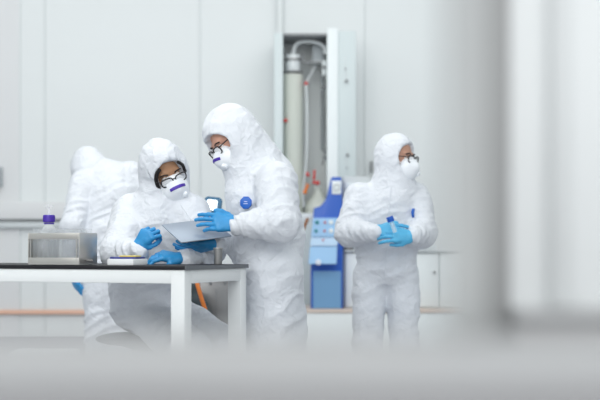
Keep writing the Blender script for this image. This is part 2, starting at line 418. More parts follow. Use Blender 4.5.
    # eyes
    for sx in (-1,1):
        e=MB(); e.sph(H((sx*.032,.083,.0)),.0125*hscale,Rm,16); eo=e.build('eye','eye',root)
        e=MB(); e.sph(H((sx*.032,.0925,-.003)),(.0062,.0035,.0062),Rm,12); e.build('iris','iris',eo)
        e=MB(); e.tube([H((sx*.016,.099,.022)),H((sx*.033,.099,.028)),H((sx*.052,.086,.022))],.0035,6); e.build('eyebrow','hair',root)
        e=MB(); e.tube([H((sx*.018,.0975,.002)),H((sx*.032,.0985,.006)),H((sx*.046,.090,.001))],.0025,6); e.build('eyelid',skin,root)
    if hair:
        e=MB(); e.tube([H((.054,.090,-.085)),H((.069,.082,-.04)),H((.071,.080,.01)),H((.062,.086,.042)),H((.045,.095,.062))],.010,8); e.tube([H((-.071,.080,.0)),H((-.066,.084,.035)),H((-.045,.095,.062))],.008,8)
        e.build('hair','hair',root)
    gl=MB()
    for sx in (-1,1):
        pts=[]
        for k in range(12):
            a=2*math.pi*k/12; cx=math.cos(a); sz=math.sin(a)
            px=sx*.034+.027*math.copysign(abs(cx)**.65,cx); pz=-.003+.019*math.copysign(abs(sz)**.65,sz)
            pts.append(H((px,.121-.20*abs(px)**1.5*3,pz)))
        gl.tube(pts,.0034,6,closed=True,sub=3)
        gl.tube([H((sx*.060,.111,.006)),H((sx*.074,.09,.006)),H((sx*.080,.02,.004))],.0028,6)
    gl.tube([H((-.008,.120,.004)),H((0,.122,.007)),H((.008,.120,.004))],.0026,6)
    g=gl.build('eyeglasses',glasses,root)
    for sx in (-1,1):
        e=MB(); e.cyl(H((sx*.034,.1145,-.003)),H((sx*.034+sx*.0005,.1165,-.003)),.024,.024,20); e.build('lens','lens',g)
    for gk in gloves: make_glove(root,**gk)
    return root,cov,H,R
def on_surface(cov,root,px,py):
    from mathutils.bvhtree import BVHTree
    me=cov.data; w=world(cov)
    bv=BVHTree.FromPolygons([v.co+w for v in me.vertices],[p.vertices[:] for p in me.polygons])
    d=V(P(px,py,1)-np.array([0,0,CH])).normalized(); h=bv.ray_cast(Vector((0,0,CH)),d); return h[0],h[1]
def badge(cov,root,px,py,r,tilt=0,n=None,sides=8):
    loc,nn=on_surface(cov,root,px,py)
    if loc is None: return
    if n is not None: nn=V(nrm(n))
    q=nn.to_track_quat('Z','Y').to_matrix()
    e=MB(); c=loc+nn*.008
    pts=[c+q@Vector((r*math.cos(2*math.pi*(i+.5)/sides),r*math.sin(2*math.pi*(i+.5)/sides)*1.05,0))-nn*.006 for i in range(sides)]
    e.prism([p[:] for p in pts],(nn*.012)[:],.0015); o=e.build('badge','badge',cov); o['label']='blue octagonal badge'
    e=MB()
    for k,(w,z) in enumerate(((.5,.10),(.7,-.12))): e.box(c+nn*.0065+q@Vector((0,z*r*1.5,0)),(w*r,.0022,.002),q,0)
    e.build('badge_print','white_print',o)
# P3: standing man on the right of the table, facing left, reading the tablet
Y3=6.15
J3=dict(pelvis=P(271,262,Y3),belly=P(271,235,Y3),chest=P(264,194,Y3),neck=P(257,166,Y3-.02),
  sh=[P(276,183,5.98),P(268,178,Y3+.18)],el=[P(280,222,5.86),P(252,232,Y3+.16)],wr=[P(240,225,5.84),P(216,243,Y3-.16)],
  hip=[P(273,272,6.05),P(275,272,6.26)],kn=[P(270,350,6.02),P(282,350,6.3)],an=[PZ(275,6.05,.10),PZ(287,6.32,.10)],toe=[PZ(248,5.95,.05),PZ(262,6.22,.05)])
r3,c3,H3,R3=make_person('person in white hooded coverall standing at the table end holding the grey tablet, head bowed',J3,
  (P(230,138,Y3-.06),(-.62,-.48,-.66),(-.55,-.05,.8)),'skin',3,(.25,1,0),r_t=1.14,r_a=1.28,hoodback=1,r_l=1.3,hood=(.108,.132,.138),
  open_c=(-.020,.125,.008),open_r=(.088,.092,.076),
  extra=[(P(238,162,Y3-.08),P(247,198,Y3-.06),.055,.085),(P(247,198,Y3-.06),P(256,245,Y3-.02),.09,.12),(P(264,255,Y3),P(272,330,Y3),.13,.175)],
  gloves=[dict(wr=P(238,224,5.84),fd=(-1,.02,.10),bk=(.1,-.95,.35),side=1,spread=.3,curls=[(.12,.25,.2),(.12,.3,.25),(.15,.3,.3),(.2,.35,.3)],thumb=((.25,.8,.35),(.0,.95,.1)),label='blue glove on top of the tablet edge',el=J3['el'][0],scale=1.12),
          dict(scale=1.1,wr=P(216,244,Y3-.18),fd=(-.88,-.35,-.16),bk=(.1,-.5,-.85),side=-1,curls=(.25,.3,.2),label='blue glove under the tablet',el=J3['el'][1])])
badge(c3,r3,246.5,203,.030,n=(-.25,-.96,.1))
# P2: seated, behind the table
Y2=6.32
J2=dict(pelvis=P(146,308,6.42),belly=P(147,278,6.40),chest=P(156,232,Y2),neck=P(160,204,Y2-.02),
  sh=[P(133,214,6.34),P(190,213,6.26)],el=[P(119,254,6.12),P(207,250,6.16)],wr=[P(139,251,5.90),P(185,261,5.93)],
  hip=[P(143,310,6.38),P(156,306,6.42)],kn=[P(188,350,5.98),P(229,350,6.10)],an=[PZ(182,6.02,.10),PZ(240,6.18,.10)],toe=[PZ(190,5.85,.05),PZ(252,6.03,.05)])
seat2=P(137,333,6.42)
r2,c2,H2,R2=make_person('person in white hooded coverall seated behind the table with both gloved hands at the worktop',J2,
  (P(164,171,Y2-.06),(.46,-.78,-.36),(-.46,.10,.92)),'skin_brown',2,(1,-.1,0),r_t=1.06,r_a=1.25,r_l=1.12,hair=True,hscale=1.09,open_c=(0,.118,.006),open_r=(.080,.086,.084),seat=(seat2[0],seat2[1],seat2[2],.22),
  gloves=[dict(wr=P(137,249,5.90),fd=(.55,-.25,.70),bk=(-.45,-.85,.1),side=1,curls=(1.0,1.3,.7),thumb=((.1,.75,-.65),(-.3,.6,-.7)),label='blue glove closed to a loose fist',el=J2['el'][0],scale=1.05),
          dict(wr=P(181,259,5.90),fd=(-.92,-.30,.18),bk=(.1,-.45,.9),side=-1,curls=[(.5,.55,.35),(.55,.6,.4),(.6,.6,.4),(.6,.7,.4)],thumb=((-.1,.6,-.7),(-.2,.7,-.6)),label='blue glove resting on the worktop',el=J2['el'][1],scale=1.05)])
# P4: standing on the right, further back
Y4=7.2
J4=dict(pelvis=P(386,268,Y4),belly=P(386,245,Y4),chest=P(388,212,Y4),neck=P(391,184,Y4),
  sh=[P(361,199,Y4),P(414,199,Y4+.02)],el=[P(350,232,7.12),P(421,233,7.12)],wr=[P(374,233,6.94),P(413,236,6.93)],
  hip=[P(370,280,Y4),P(402,280,Y4)],kn=[P(368,345,Y4-.03),P(404,345,Y4-.03)],an=[PZ(367,Y4,.10),PZ(405,Y4,.10)],toe=[PZ(362,Y4-.16,.05),PZ(412,Y4-.16,.05)])
r4,c4,H4,R4=make_person('person in white hooded coverall standing by the blue machine, hands clasped round a vial',J4,
  (P(396,157,Y4-.02),(.84,-.52,-.14),(.04,0,1)),'skin_mid',4,(1,0,0),r_t=.98,r_a=1.18,r_l=.92,strip=False,dr=.84,hood=(.097,.118,.126),open_c=(.016,.118,.004),open_r=(.082,.088,.090),
  gloves=[dict(wr=P(376,231,6.94),fd=(.95,-.25,.02),bk=(-.1,-.85,.45),side=-1,curls=[(.30,.35,.2),(.35,.4,.25),(.4,.45,.3),(.45,.5,.3)],thumb=((.2,.8,.2),(0,.95,-.1)),m='glove_light',el=J4['el'][0],scale=1.1),
          dict(wr=P(412,237,6.92),fd=(-.93,-.28,.12),bk=(.1,-.9,.3),side=-1,curls=[(.3,.4,.3),(.4,.5,.3),(.45,.5,.3),(.5,.6,.3)],thumb=((.1,.8,-.3),(0,.9,-.3)),m='glove_light',el=J4['el'][1],scale=1.1)])
badge(c4,r4,412,213,.026,n=(.93,-.35,0))
def seam(cov,pts,r=.004):
    q=[]
    for p in pts:
        loc,nn=on_surface(cov,None,*p)
        if loc is not None: q.append((loc+nn*.001)[:])
    MB().tube(q,r,6).build('zip_flap','suit',cov)
seam(c4,[(391,186),(390,196),(389,206),(388,214)]); seam(c4,[(387,250),(386,260),(385,270),(384,280)])
seam(c2,[(181,205),(186,212),(191,220),(195,228)],.003)
# P1: bending figure at the back left, turned away
Y1=7.75
J1=dict(pelvis=P(108,262,Y1),belly=P(111,235,Y1),chest=P(113,196,Y1+.05),neck=P(108,175,Y1+.10),
  sh=[P(83,184,Y1+.02),P(130,175,Y1+.12)],el=[P(72,226,Y1-.10),P(142,225,Y1+.05)],wr=[P(72,272,Y1-.02),P(140,262,Y1+.0)],
  hip=[P(100,272,Y1),P(117,272,Y1)],kn=[P(100,340,Y1-.02),P(118,340,Y1)],an=[PZ(99,Y1,.10),PZ(119,Y1,.10)],toe=[PZ(94,Y1+.13,.05),PZ(118,Y1+.15,.05)])
r1,c1,H1,R1=make_person('person in white hooded coverall at the back left, stooping and turned away behind the table',J1,
  (P(87,168,Y1+.20),(-.60,.65,-.55),(-.3,.35,.85)),'skin',1,(1,.1,0),r_t=.98,r_a=1.0,face=False,body_h=.009,hoodback=0,hood=(.098,.12,.122),
  gloves=[dict(scale=1.08,wr=P(71.5,272,Y1-.02),fd=(.45,-.1,-1),bk=(-.9,-.4,0),side=1,curls=(.3,.3,.2),m='glove',el=J1['el'][0]),
          dict(wr=P(140,262,Y1),fd=(-.1,-.1,-1),bk=(.9,-.3,0),side=-1,curls=(.3,.3,.2),m='glove',el=J1['el'][1])])
# ---------------------------------------------------------------- lab table
th=math.radians(22); ux=np.array([-math.cos(th),math.sin(th),0]); uy=np.array([math.sin(th),math.cos(th),0]); K=P(185,0,5.3); K[2]=0
TZ=.90; TT=.017
Rt=Matrix.Rotation(-th,3,'Z')
def T(a,b,z): return K+ux*a+uy*b+np.array([0,0,z])   # a: along the front to the left, b: to the back
TL,TD=2.0,.641
t=thing('lab_table','long white framed lab table with thin black worktop in the foreground left','table',T(TL/2,TD/2,0))
MB().box(T(TL/2,TD/2,TZ-TT/2),(TL,TD,TT),Rt,.002).build('worktop','top_black',t)
MB().box(T(-.002,TD/2,TZ-TT/2),(.004,TD+.001,TT),Rt).build('lit_edge','top_lit',t)['label']='end edge of the worktop, painted lighter for the light on it'
lw=.066
for a,b in ((.004+lw/2,.004+lw/2),(.004+lw/2,TD-.04),(TL-.04,lw/2),(TL-.04,TD-.04)):
    MB().box(T(a,b,(TZ-TT)/2),(lw,lw,TZ-TT),Rt,.004).build('leg','white_metal',t)
for a,b,d in ((TL/2,.02,(TL-2*lw,.03,.058)),(TL/2,TD-.02,(TL-2*lw,.03,.058)),(.02,TD/2,(.03,TD-2*lw,.058)),(TL-.02,TD/2,(.03,TD-2*lw,.058))):
    MB().box(T(a,b,TZ-TT-.029),d,Rt,.003).build('rail','white_metal',t)
# things on the table -------------------------------------------------
def tpt(px,Y): return np.array([(px-300)/FPX*Y,Y,TZ])
# steel rack
q=tpt(79,5.50)  # front right bottom corner
def Q(a,b,z): return q+ux*a+uy*b+np.array([0,0,z])
RW,RD,RH=.262,.15,.142
rk=thing('slide_rack','open stainless steel rack holding clear upright plates on the left of the table','rack',Q(RW/2,RD/2,0))
bb=MB(); bb.box(Q(RW/2,.002,.018),(RW,.003,.030),Rt,.001); bb.box(Q(RW/2,RD-.002,.018),(RW,.003,.030),Rt,.001); bb.box(Q(RW/2,RD/2,.004),(RW,RD,.003),Rt)
bb.build('bottom_tray','steel',rk)
bb=MB(); bb.box(Q(RW/2,.002,RH-.014),(RW,.003,.026),Rt,.001); bb.box(Q(RW/2,RD-.002,RH-.014),(RW,.003,.026),Rt,.001); bb.build('top_band','steel',rk)
MB().box(Q(0,RD/2,RH/2+.003),(.003,RD,RH-.006),Rt,.001).build('end_panel','steel',rk)
MB().box(Q(RW,RD/2,RH/2+.003),(.003,RD,RH-.006),Rt,.001).build('end_panel','steel',rk)
for a in (.012,RW-.012): MB().box(Q(a,.001,RH/2),(.004,.003,RH-.01),Rt).build('upright','steel',rk)
for a in (.02,RW-.02):
    for b in (.02,RD-.02): MB().cyl(Q(a,b,0),Q(a,b,.003),.009,seg=12).build('foot','black',rk)
MB().cyl(Q(-.003,.05,.022),Q(-.040,.05,.020),.004,seg=10).build('drain_pin','steel_dark',rk)
pl0=None
for i in range(10):
    a=.020+i*(RW-.040)/9
    if pl0 is None:
        pl0=MB().box((0,0,.0775),(.0022,RD-.02,.155),None,.0004).build('clear_plate','frost'); pl=pl0
    else: pl=pl0.copy(); C.objects.link(pl)
    pl.location=V(Q(a,RD/2,.0062)); pl.rotation_euler=(0,0,-th)
    tag(pl,'upright clear plate standing in the stainless steel rack','plate','clear plates in the steel rack')
# bottle
b0=tpt(49,5.86)
bo=thing('reagent_bottle','clear glass reagent bottle with violet screw cap behind the steel rack','bottle',b0)
MB().lathe(b0,[(.034,0),(.043,.004),(.044,.02),(.044,.135),(.040,.152),(.030,.172),(.022,.184),(.020,.198)]).build('glass_body','glass',bo)
MB().lathe(b0,[(.030,.004),(.040,.006),(.041,.02),(.041,.110),(.03,.1101)]).build('contents','liquid',bo)
MB().lathe(b0,[(.022,.186),(.0245,.188),(.0245,.192),(.022,.193)]).build('pour_ring','purple',bo)
mb=MB(); mb.lathe(b0,[(.025,.195),(.027,.197),(.027,.226),(.0255,.229),(.01,.2292)])
for k in range(24):
    an=2*math.pi*k/24; mb.box(b0+np.array([.027*math.cos(an),.027*math.sin(an),.211]),(.002,.002,.026),Matrix.Rotation(an,3,'Z'))
mb.build('cap','purple',bo)
MB().lathe(b0,[(.006,.229),(.006,.262),(.018,.266),(.019,.272),(.008,.276)]).build('stopper','glass',bo)
# box, blue book and marker
c=tpt(126,5.56)
o=MB().box(c+[0,.05,.0135],(.132,.13,.027),Rt,.003).build('paper_pad','paper'); recenter(o); tag(o,'thick white pad of paper lying on the black worktop','pad')
o=MB().box(c+[0,.05,.0135+.018],(.124,.10,.008),Rt,.002).build('notebook','navy'); recenter(o); tag(o,'thin dark blue notebook lying on the white pad','notebook')
o=MB().box(c+[.01,.06,.0135+.022+.0035],(.085,.05,.006),Rt,.002).build('sticky_notes','yellow'); recenter(o); tag(o,'flat yellow notepad on top of the dark blue notebook','notepad')
c=tpt(218,5.76)
cp=thing('steel_beaker','small stainless steel beaker near the right end of the worktop','beaker',c)
MB().lathe(c,[(.016,0),(.0185,.002),(.021,.074),(.0195,.074),(.017,.004)]).build('cup','steel_dark',cp)
MB().lathe(c,[(.0205,.0725),(.0225,.0735),(.0225,.0765),(.0195,.0765)]).build('rim','steel',cp)
# tablet
A=P(161.5,225,5.92); B=P(187,241.5,5.78); u=nrm(P(214,218.5,6.06)-A); v_=B-A; v_=nrm(v_-u*(v_@u)); n_=nrm(np.cross(u,v_))
if n_[1]>0: n_=-n_
Rb=basis(u,np.cross(n_,u),n_); LW,LH=.262,.212; tc=A+u*LW/2+v_*LH/2
tb=thing('tablet','slim silver grey tablet computer held between the seated and the standing person','tablet',tc)
MB().box(tc,(LW,LH,.007),Rb,.003).build('back_shell','silver',tb)
MB().box(tc-n_*.0037,(LW-.012,LH-.012,.001),Rb).build('screen','screen',tb)
MB().cyl(tc+u*(LW/2-.02)+v_*(-LH/2+.02)+n_*.0034,tc+u*(LW/2-.02)+v_*(-LH/2+.02)+n_*.0045,.004,seg=14).build('camera_lens','black',tb)
# vial in the hands of P4
a=P(394,229,6.86); b=P(389.5,217,6.86)
vi=thing('vial','small vial with dark blue cap held by the person on the right','vial',a)
d=nrm(b-a); MB().cyl(a-d*.02,a+d*.055,.012,bev=.002).build('glass_tube','glass',vi)
MB().cyl(a+d*.042,a+d*.072,.0195,bev=.002).build('cap','blue',vi)
# stool
sc_=P(128,341,6.42)
st=thing('lab_stool','grey moulded stool under the seated person','stool',(seat2[0],seat2[1],0))
F=Field(seat2-np.array([.30,.26,.12]),seat2+np.array([.30,.26,.12]),.008)
sz=seat2[2]
F.ell((seat2[0]-.01,seat2[1],sz-.030),(.20,.19,.036),None,.02); F.ell((seat2[0]+.12,seat2[1]-.06,sz-.055),(.15,.13,.035),None,.04)
v,qq=F.mesh(); v[:,2]=np.minimum(v[:,2],sz-.001); mesh_from('seat',v,qq,'grey_seat',st,st.location)
MB().cyl((seat2[0],seat2[1],.10),(seat2[0],seat2[1],sz-.05),.022).build('gas_column','chrome',st)
mb=MB(); mb.lathe((seat2[0],seat2[1],0),[(.19,.0),(.20,.008),(.19,.02),(.05,.035),(.035,.10),(.03,.12)]); mb.build('base','chrome',st)
mb=MB(); mb.tube([(seat2[0]+.16*math.cos(2*math.pi*i/12),seat2[1]+.16*math.sin(2*math.pi*i/12),.22) for i in range(12)],.009,8,closed=True,sub=3)
for i in range(3): mb.cyl((seat2[0],seat2[1],.22),(seat2[0]+.16*math.cos(2.1*i),seat2[1]+.16*math.sin(2.1*i),.22),.007,seg=8)
mb.build('foot_ring','chrome',st)
# stainless bin behind with display on a pole
Yb=7.35; x0=P(199,0,Yb)[0]; x1=P(238,0,Yb)[0]; bz=.80
bn=thing('steel_bin','tall stainless steel bin standing behind the table between two people','bin',((x0+x1)/2,Yb+.15,0))
mb=MB(); mb.box(((x0+x1)/2,Yb+.15,bz/2),(x1-x0,.30,bz-.03),None,.012); mb.build('bin_body','steel_dark',bn)
mb=MB(); mb.box(((x0+x1)/2,Yb+.15,bz-.012),(x1-x0+.012,.312,.024),None,.008); mb.build('lid','steel',bn)
for px in (210,225): MB().cyl((P(px,0,Yb)[0],Yb-.01,bz-.03),(P(px,0,Yb)[0],Yb+.005,bz-.03),.008,seg=12).build('rivet','dgrey',bn)
MB().box((x0+.10,Yb-.002,bz/2-.02),(.004,.004,bz-.08)).build('seam_line','dgrey',bn)
# display
m0=np.array([P(209,0,Yb+.12)[0],Yb+.12,bz])
ds=thing('display_unit','small bright screen with rounded slate blue frame on a stem behind the tablet','monitor',m0)
cz=P(0,205,Yb+.12)[2]; cx=P(212.5,0,Yb+.12)[0]; Rm=Matrix.Rotation(-.10,3,'Z')@Matrix.Rotation(.10,3,'Y')@Matrix.Rotation(-.15,3,'X')
def rrect(w,h,r,n=5):
    o=[]
    for cx_,cy_,a0 in ((w/2-r,h/2-r,0),(-w/2+r,h/2-r,90),(-w/2+r,-h/2+r,180),(w/2-r,-h/2+r,270)):
        for k in range(n+1):
            a=math.radians(a0+90*k/n); o.append((cx_+r*math.cos(a),cy_+r*math.sin(a)))
    return o
W_,H_=.105,.100; ctr=Vector((cx,Yb+.12,cz))
mb=MB(); mb.prism([(ctr+Rm@Vector((a,0,b)))[:] for a,b in rrect(W_,H_,.022)],(Rm@Vector((0,.03,0)))[:],.003); mb.build('housing','mon_frame',ds)
mb=MB(); mb.prism([(ctr+Rm@Vector((a-.004,-.003,b)))[:] for a,b in rrect(W_-.040,H_-.036,.012)],(Rm@Vector((0,.006,0)))[:]); mb.build('screen','mon_screen',ds)
MB().cyl((m0[0],m0[1]+.02,bz+.012),(m0[0],m0[1]+.02,cz-.03),.010).build('stem','mon_frame',ds)
MB().cyl((m0[0],m0[1]+.02,bz),(m0[0],m0[1]+.02,bz+.014),.055,bev=.003).build('base','mon_frame',ds)
# dark bag with orange strap, leaning on the bin
F=Field((-.85,6.95,-.02),(-.35,7.36,.9),.009); bx=P(201,0,7.2)[0]
F.cap((bx-.02,7.20,.10),(bx-.03,7.22,.62),.10,.075,.05,(0,1,0),.8); F.cap((bx-.05,7.21,.70),(bx-.01,7.21,.55),.05,.08,.04)
F.ell(P(187,287,7.2),(.06,.04,.035),None,.03)
v,qq=F.mesh(); v=v+vnormals(v,qq)*(noise(v*22)*.009)[:,None]; v[:,2]=np.maximum(v[:,2],.001)
bg=thing('gear_bag','dark grey fabric bag with orange strap beside the steel bin','bag',(bx,7.2,0)); mesh_from('bag_body',v,qq,'bag',bg,bg.location)
mb=MB()
sp=[P(197,283,7.10),P(199,290,7.085),P(202,300,7.08),P(206,313,7.08),P(208,330,7.085),P(209,350,7.09)]
mb.tube(sp,.012,8); mb.build('strap','orange',bg)
# ---------------------------------------------------------------- room
YW=11.0; sW=FPX/YW
def WX(px,Y=YW): return (px-300)/FPX*Y
def WZ(py,Y=YW): return CH+(HY-py)/FPX*Y
struct(MB().box((0,YW/2-.5,-.05),(9,YW+3,.1)).build('floor','floor',smooth=False))
struct(MB().box((0,YW+.05,1.8),(9,.1,3.6)).build('wall_back','wall',smooth=False))
struct(MB().box((-4.45,YW/2,1.8),(.1,YW,3.6)).build('wall_left','wall',smooth=False))
struct(MB().box((4.45,YW/2,1.8),(.1,YW,3.6)).build('wall_right','wall',smooth=False))
k=1
def trim(mb,m):
    global k
    o=struct(mb.build('trim_%d'%k,m)); k+=1; return o
trim(MB().box((WX(-10),YW-.006,1.8),(WX(20)-WX(-40),.012,3.6)),'wall_warm')
for px,w in ((20,.014),(45,.012),(200,.010),(365,.008),(520,.01),(-30,.01)): trim(MB().box((WX(px),YW-.0075,1.8),(w,.013,3.6),None,.002),'seam')
trim(MB().box((WX(280),YW-.04,1.8),(.045,.08,3.6),None,.006),'seam')
b=struct(MB().box((0,YW-.012,.095),(8.8,.024,.19),None,.006).build('baseboard_back','skirt'))
trim(MB().box((-1.9,YW-.03,WZ(312)),(3.8,.045,.038),None,.008),'wood')
mb=MB(); mb.box((WX(0),YW-.05,WZ(211)),(WX(62)-WX(-62)+.6,.10,WZ(203)-WZ(220)),None,.008); trim(mb,'wall_warm')
trim(MB().box((WX(0),YW-.035,WZ(225)),(WX(62)-WX(-62)+.6,.07,.05),None,.004),'lgrey')
o=MB().box((WX(-4),YW-.05,WZ(177)),(WX(3)-WX(-11),.1,WZ(167)-WZ(187)),None,.01).build('switch_box','mgrey'); recenter(o); tag(o,'small grey box fixed to the wall at the left edge','switch box')
# low step at lower left
c=np.array([P(45,0,8.4)[0],8.4,0]); hz=P(0,351,8.4)[2]
o=thing('step_stool','low white step on the floor at the far left under the table','step stool',c)
MB().box(c+[0,0,hz-.02],(.42,.28,.04),None,.015).build('step_top','cab_edge',o)
for sx in (-1,1):
    MB().box(c+[sx*.18,0,(hz-.04)/2],(.03,.26,hz-.04),None,.008).build('side_panel','cab_edge',o)
# tall equipment cabinet
Yc=10.45
def CX(px): return WX(px,Yc)
def CZ(py): return WZ(py,Yc)
xl,xr,xo0,xo1=CX(274),CX(338),CX(283),CX(327); zt=CZ(33)
tc_=thing('equipment_cabinet','tall open white equipment cabinet with glassware column against the back wall','cabinet',((xl+xr)/2,Yc+.25,0))
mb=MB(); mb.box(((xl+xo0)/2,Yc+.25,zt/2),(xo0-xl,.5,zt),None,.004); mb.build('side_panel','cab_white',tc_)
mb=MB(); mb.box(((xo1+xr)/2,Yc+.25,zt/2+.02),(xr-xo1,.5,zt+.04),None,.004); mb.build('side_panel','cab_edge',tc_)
MB().box(((xo0+xo1)/2,Yc+.48,zt/2),(xo1-xo0,.03,zt-.02)).build('back_panel','cab_in',tc_)
MB().box(((xo0+xo1)/2,Yc+.25,zt-.012),(xo1-xo0,.5,.018)).build('top_panel','dgrey',tc_)
MB().box(((xo0+xo1)/2,Yc+.25,.60),(xo1-xo0,.48,1.20),None,.004).build('base_unit','cab_white',tc_)
dr=MB().box(((xr+CX(356))/2,Yc+.03,zt/2+.63),(CX(356)-xr,.035,zt-1.26+.04),None,.006).build('door','cab_white',tc_)
for px,py,r in ((345.5,69,.006),(346.5,81,.013),(347.5,155,.013),(347,168,.006)):
    MB().cyl((CX(px),Yc+.015,CZ(py)),(CX(px),Yc-.012,CZ(py)),r,seg=14).build('door_knob','dgrey',dr)
    MB().box((CX(px-.4),Yc+.01,CZ(py-7)),(.005,.004,.09)).build('latch_bar','seam',dr)
# contents of the cabinet
Yi=Yc+.18
def I(px,py,dy=0): Y=Yi+dy; return np.array([WX(px,Y),Y,WZ(py,Y)])
cl=thing('condenser','thick ribbed pale column standing inside the tall cabinet','column',[*I(293,0)[:2],1.20])
pr=[]; z0=1.205; z1=I(0,74)[2]; n=46
cr=.086
for i in range(n):
    z=z0+(z1-z0)*i/n; pr+=[(cr*.93,z-1.2),(cr,z-1.2+.008),(cr,z-1.2+.020)]
pr=[(cr*.8,.002)]+pr+[(cr*.7,z1-1.2)]
MB().lathe([*I(293,0)[:2],1.20],pr).build('ribbed_tube','column',cl)
MB().cyl([*I(293,0)[:2],I(0,73)[2]],[*I(293,0)[:2],I(0,71.5)[2]],.088,bev=.003).build('clamp_ring','dgrey',cl)
MB().cyl([*I(293,0)[:2],I(0,71.5)[2]],[*I(293,0)[:2],I(0,55)[2]],.060,bev=.006).build('neck','tube',cl)
MB().cyl([*I(293,0)[:2],I(0,61)[2]],[*I(293,0)[:2],I(0,59)[2]],.075,bev=.003).build('clamp_ring','steel_dark',cl)
for px in (285.5,302): MB().cyl(I(px,62,-.02),I(px,53,-.02),.006,seg=8).build('clamp_bolt','dgrey',cl)
MB().tube([I(293,56),I(294.5,48),I(298,43),I(308,41.5),I(318,43),I(324,47),I(325,54)],.016,10).build('outlet_pipe','tube',cl)
o=MB().tube([I(306,85,-.09),I(307,110,-.10),I(307,140,-.11),I(306,165,-.11),I(303,190,-.11),I(304,207,-.11)],.008,8).build('hanging_tube','tube'); recenter(o); tag(o,'long thin milky tube hanging down the middle of the tall cabinet','tube')
va=thing('valve_unit','grey valve block with fittings at the upper right inside the tall cabinet','valve',I(319,62,.1))
mb=MB(); mb.box(I(318,54,.12),(.10,.12,.14),None,.01); mb.build('valve_block','mgrey',va)
MB().cyl(I(318,61,.12),I(318,64,.12),.07,bev=.004).build('flange','lgrey',va)
MB().box(I(314,62.5,.05),(.20,.02,.014)).build('support_bar','dgrey',va)
MB().tube([I(316,64,.1),I(312,72,.1),I(307,82,.02),I(306,90,0)],.010,8).build('valve_pipe','tube',va)
MB().box(I(324,68,.02),(.035,.05,.13),None,.006).build('gauge','cab_edge',va)
MB().cyl(I(324,67,-.01),I(324,67,-.03),.014).build('gauge_dial','dgrey',va)
MB().cyl(I(324,86,.02),I(324,88,.02),.03).build('end_fitting','dgrey',va)
MB().cyl(I(322,76,.2),I(322,150,.2),.012).build('riser_pipe','mgrey',va)
for (px,py,l) in ((306,83.5,'round red knob on the thin tube high in the tall cabinet'),(285.5,120.5,'round red knob on the ribbed column, left side')):  # round red knobs on short stems
    o=MB().sph(I(px,py,-.08),(.018,.02,.016)).cyl(I(px,py,-.08),I(px,py,0),.006,seg=8).build('red_knob','red'); recenter(o); tag(o,l,'stopper')
# lower fittings: flask, red clamps
fk=thing('round_flask','grey round flask with flared neck low in the tall cabinet','flask',I(317,208,.02))
F0=I(318,208,.02); F0[2]=1.212; mb=MB(); mb.lathe(F0,[(.03,0),(.10,.03),(.115,.08),(.10,.14),(.05,.20),(.03,.24),(.036,.27)]); mb.build('flask_body','column',fk)
MB().cyl(F0-[0,0,.01],F0+[0,0,.012],.06).build('flask_ring','steel_dark',fk)
for i,(p,q_,r,l) in enumerate((((314.5,170),(314,178),.011,'red clamp lever pointing up beside the flask in the cabinet'),((312.5,182),(317.5,183),.015,'thick red clamp jaw above the flask in the cabinet'),((307,172),(308,175),.012,'small red plug left of the red clamp lever'),((308,184),(305,192),.014,'red and orange hose end left of the flask'))):
    mb=MB(); mb.cyl(I(*p,-.2),I(*q_,-.2),r,r*.8,12,.003); mb.sph(I(*q_,-.2),r*1.25)
    o=mb.build('red_clamp','red' if i<3 else 'orange'); recenter(o); tag(o,l,'clamp')
MB_=MB().tube([I(322,92,.1),I(325,130,.1),I(326,150,.0),I(322,165,0)],.006,6)
o=MB_.build('thin_hose','dgrey'); recenter(o); tag(o,'thin dark hose along the right side inside the tall cabinet','hose')
for py,l in ((150,'upper small dark valve at the right inside the cabinet'),(157,'lower small dark valve at the right inside the cabinet')):
    o=MB().cyl(I(325,py,-.1),I(325.5,py+3,-.1),.02,.013,12).cyl(I(322,py,-.1),I(327,py,-.1),.006,seg=8).build('dark_valve','dgrey'); recenter(o); tag(o,l,'valve')
# white box under flask
o=MB().box(I(307,211,-.14)*[1,1,0]+[0,0,1.232],(.13,.05,.06),None,.008).build('white_tray','cab_edge'); recenter(o); tag(o,'small white tray left of the blue machine','tray')
M['brown']=mat('brown varnished wood',(.30,.12,.05),.5)
pe=P(308,218,9.7); pb=P(246,0,9.9); pb[2]=0; br=thing('broom','broom with brown handle leaning left of the control panel','broom',pb)
pb2=pb+[0,0,.12]; pb2[0]=pb[0]+(pe[0]-pb[0])*.08
MB().cyl(pb2,pe,.013,.012,12).build('handle','brown',br); MB().box(pb+[0,0,.09],(.30,.05,.06),None,.01).build('head','dgrey',br); MB().box(pb+[0,0,.035],(.28,.04,.07),None,.005).build('bristles','mgrey',br)
# platform and counter units
Yp=9.75
def PX(px,Y=Yp): return WX(px,Y)
def Zp(py,Y=Yp): return WZ(py,Y)
pz=Zp(309)
pf=thing('low_platform','long low white platform with wooden edge under the machine and base cabinets','platform',((PX(300)+PX(470))/2,Yp+.33,0))
MB().box(((PX(296)+PX(470))/2,Yp+.33,(pz-.03)/2),(PX(470)-PX(296),.66,pz-.03),None,.004).build('plinth','cab_edge',pf)
MB().box(((PX(296)+PX(470))/2,Yp+.325,pz-.0152),(PX(470)-PX(296)+.01,.68,.03),None,.004).build('wooden_edge','tan',pf)
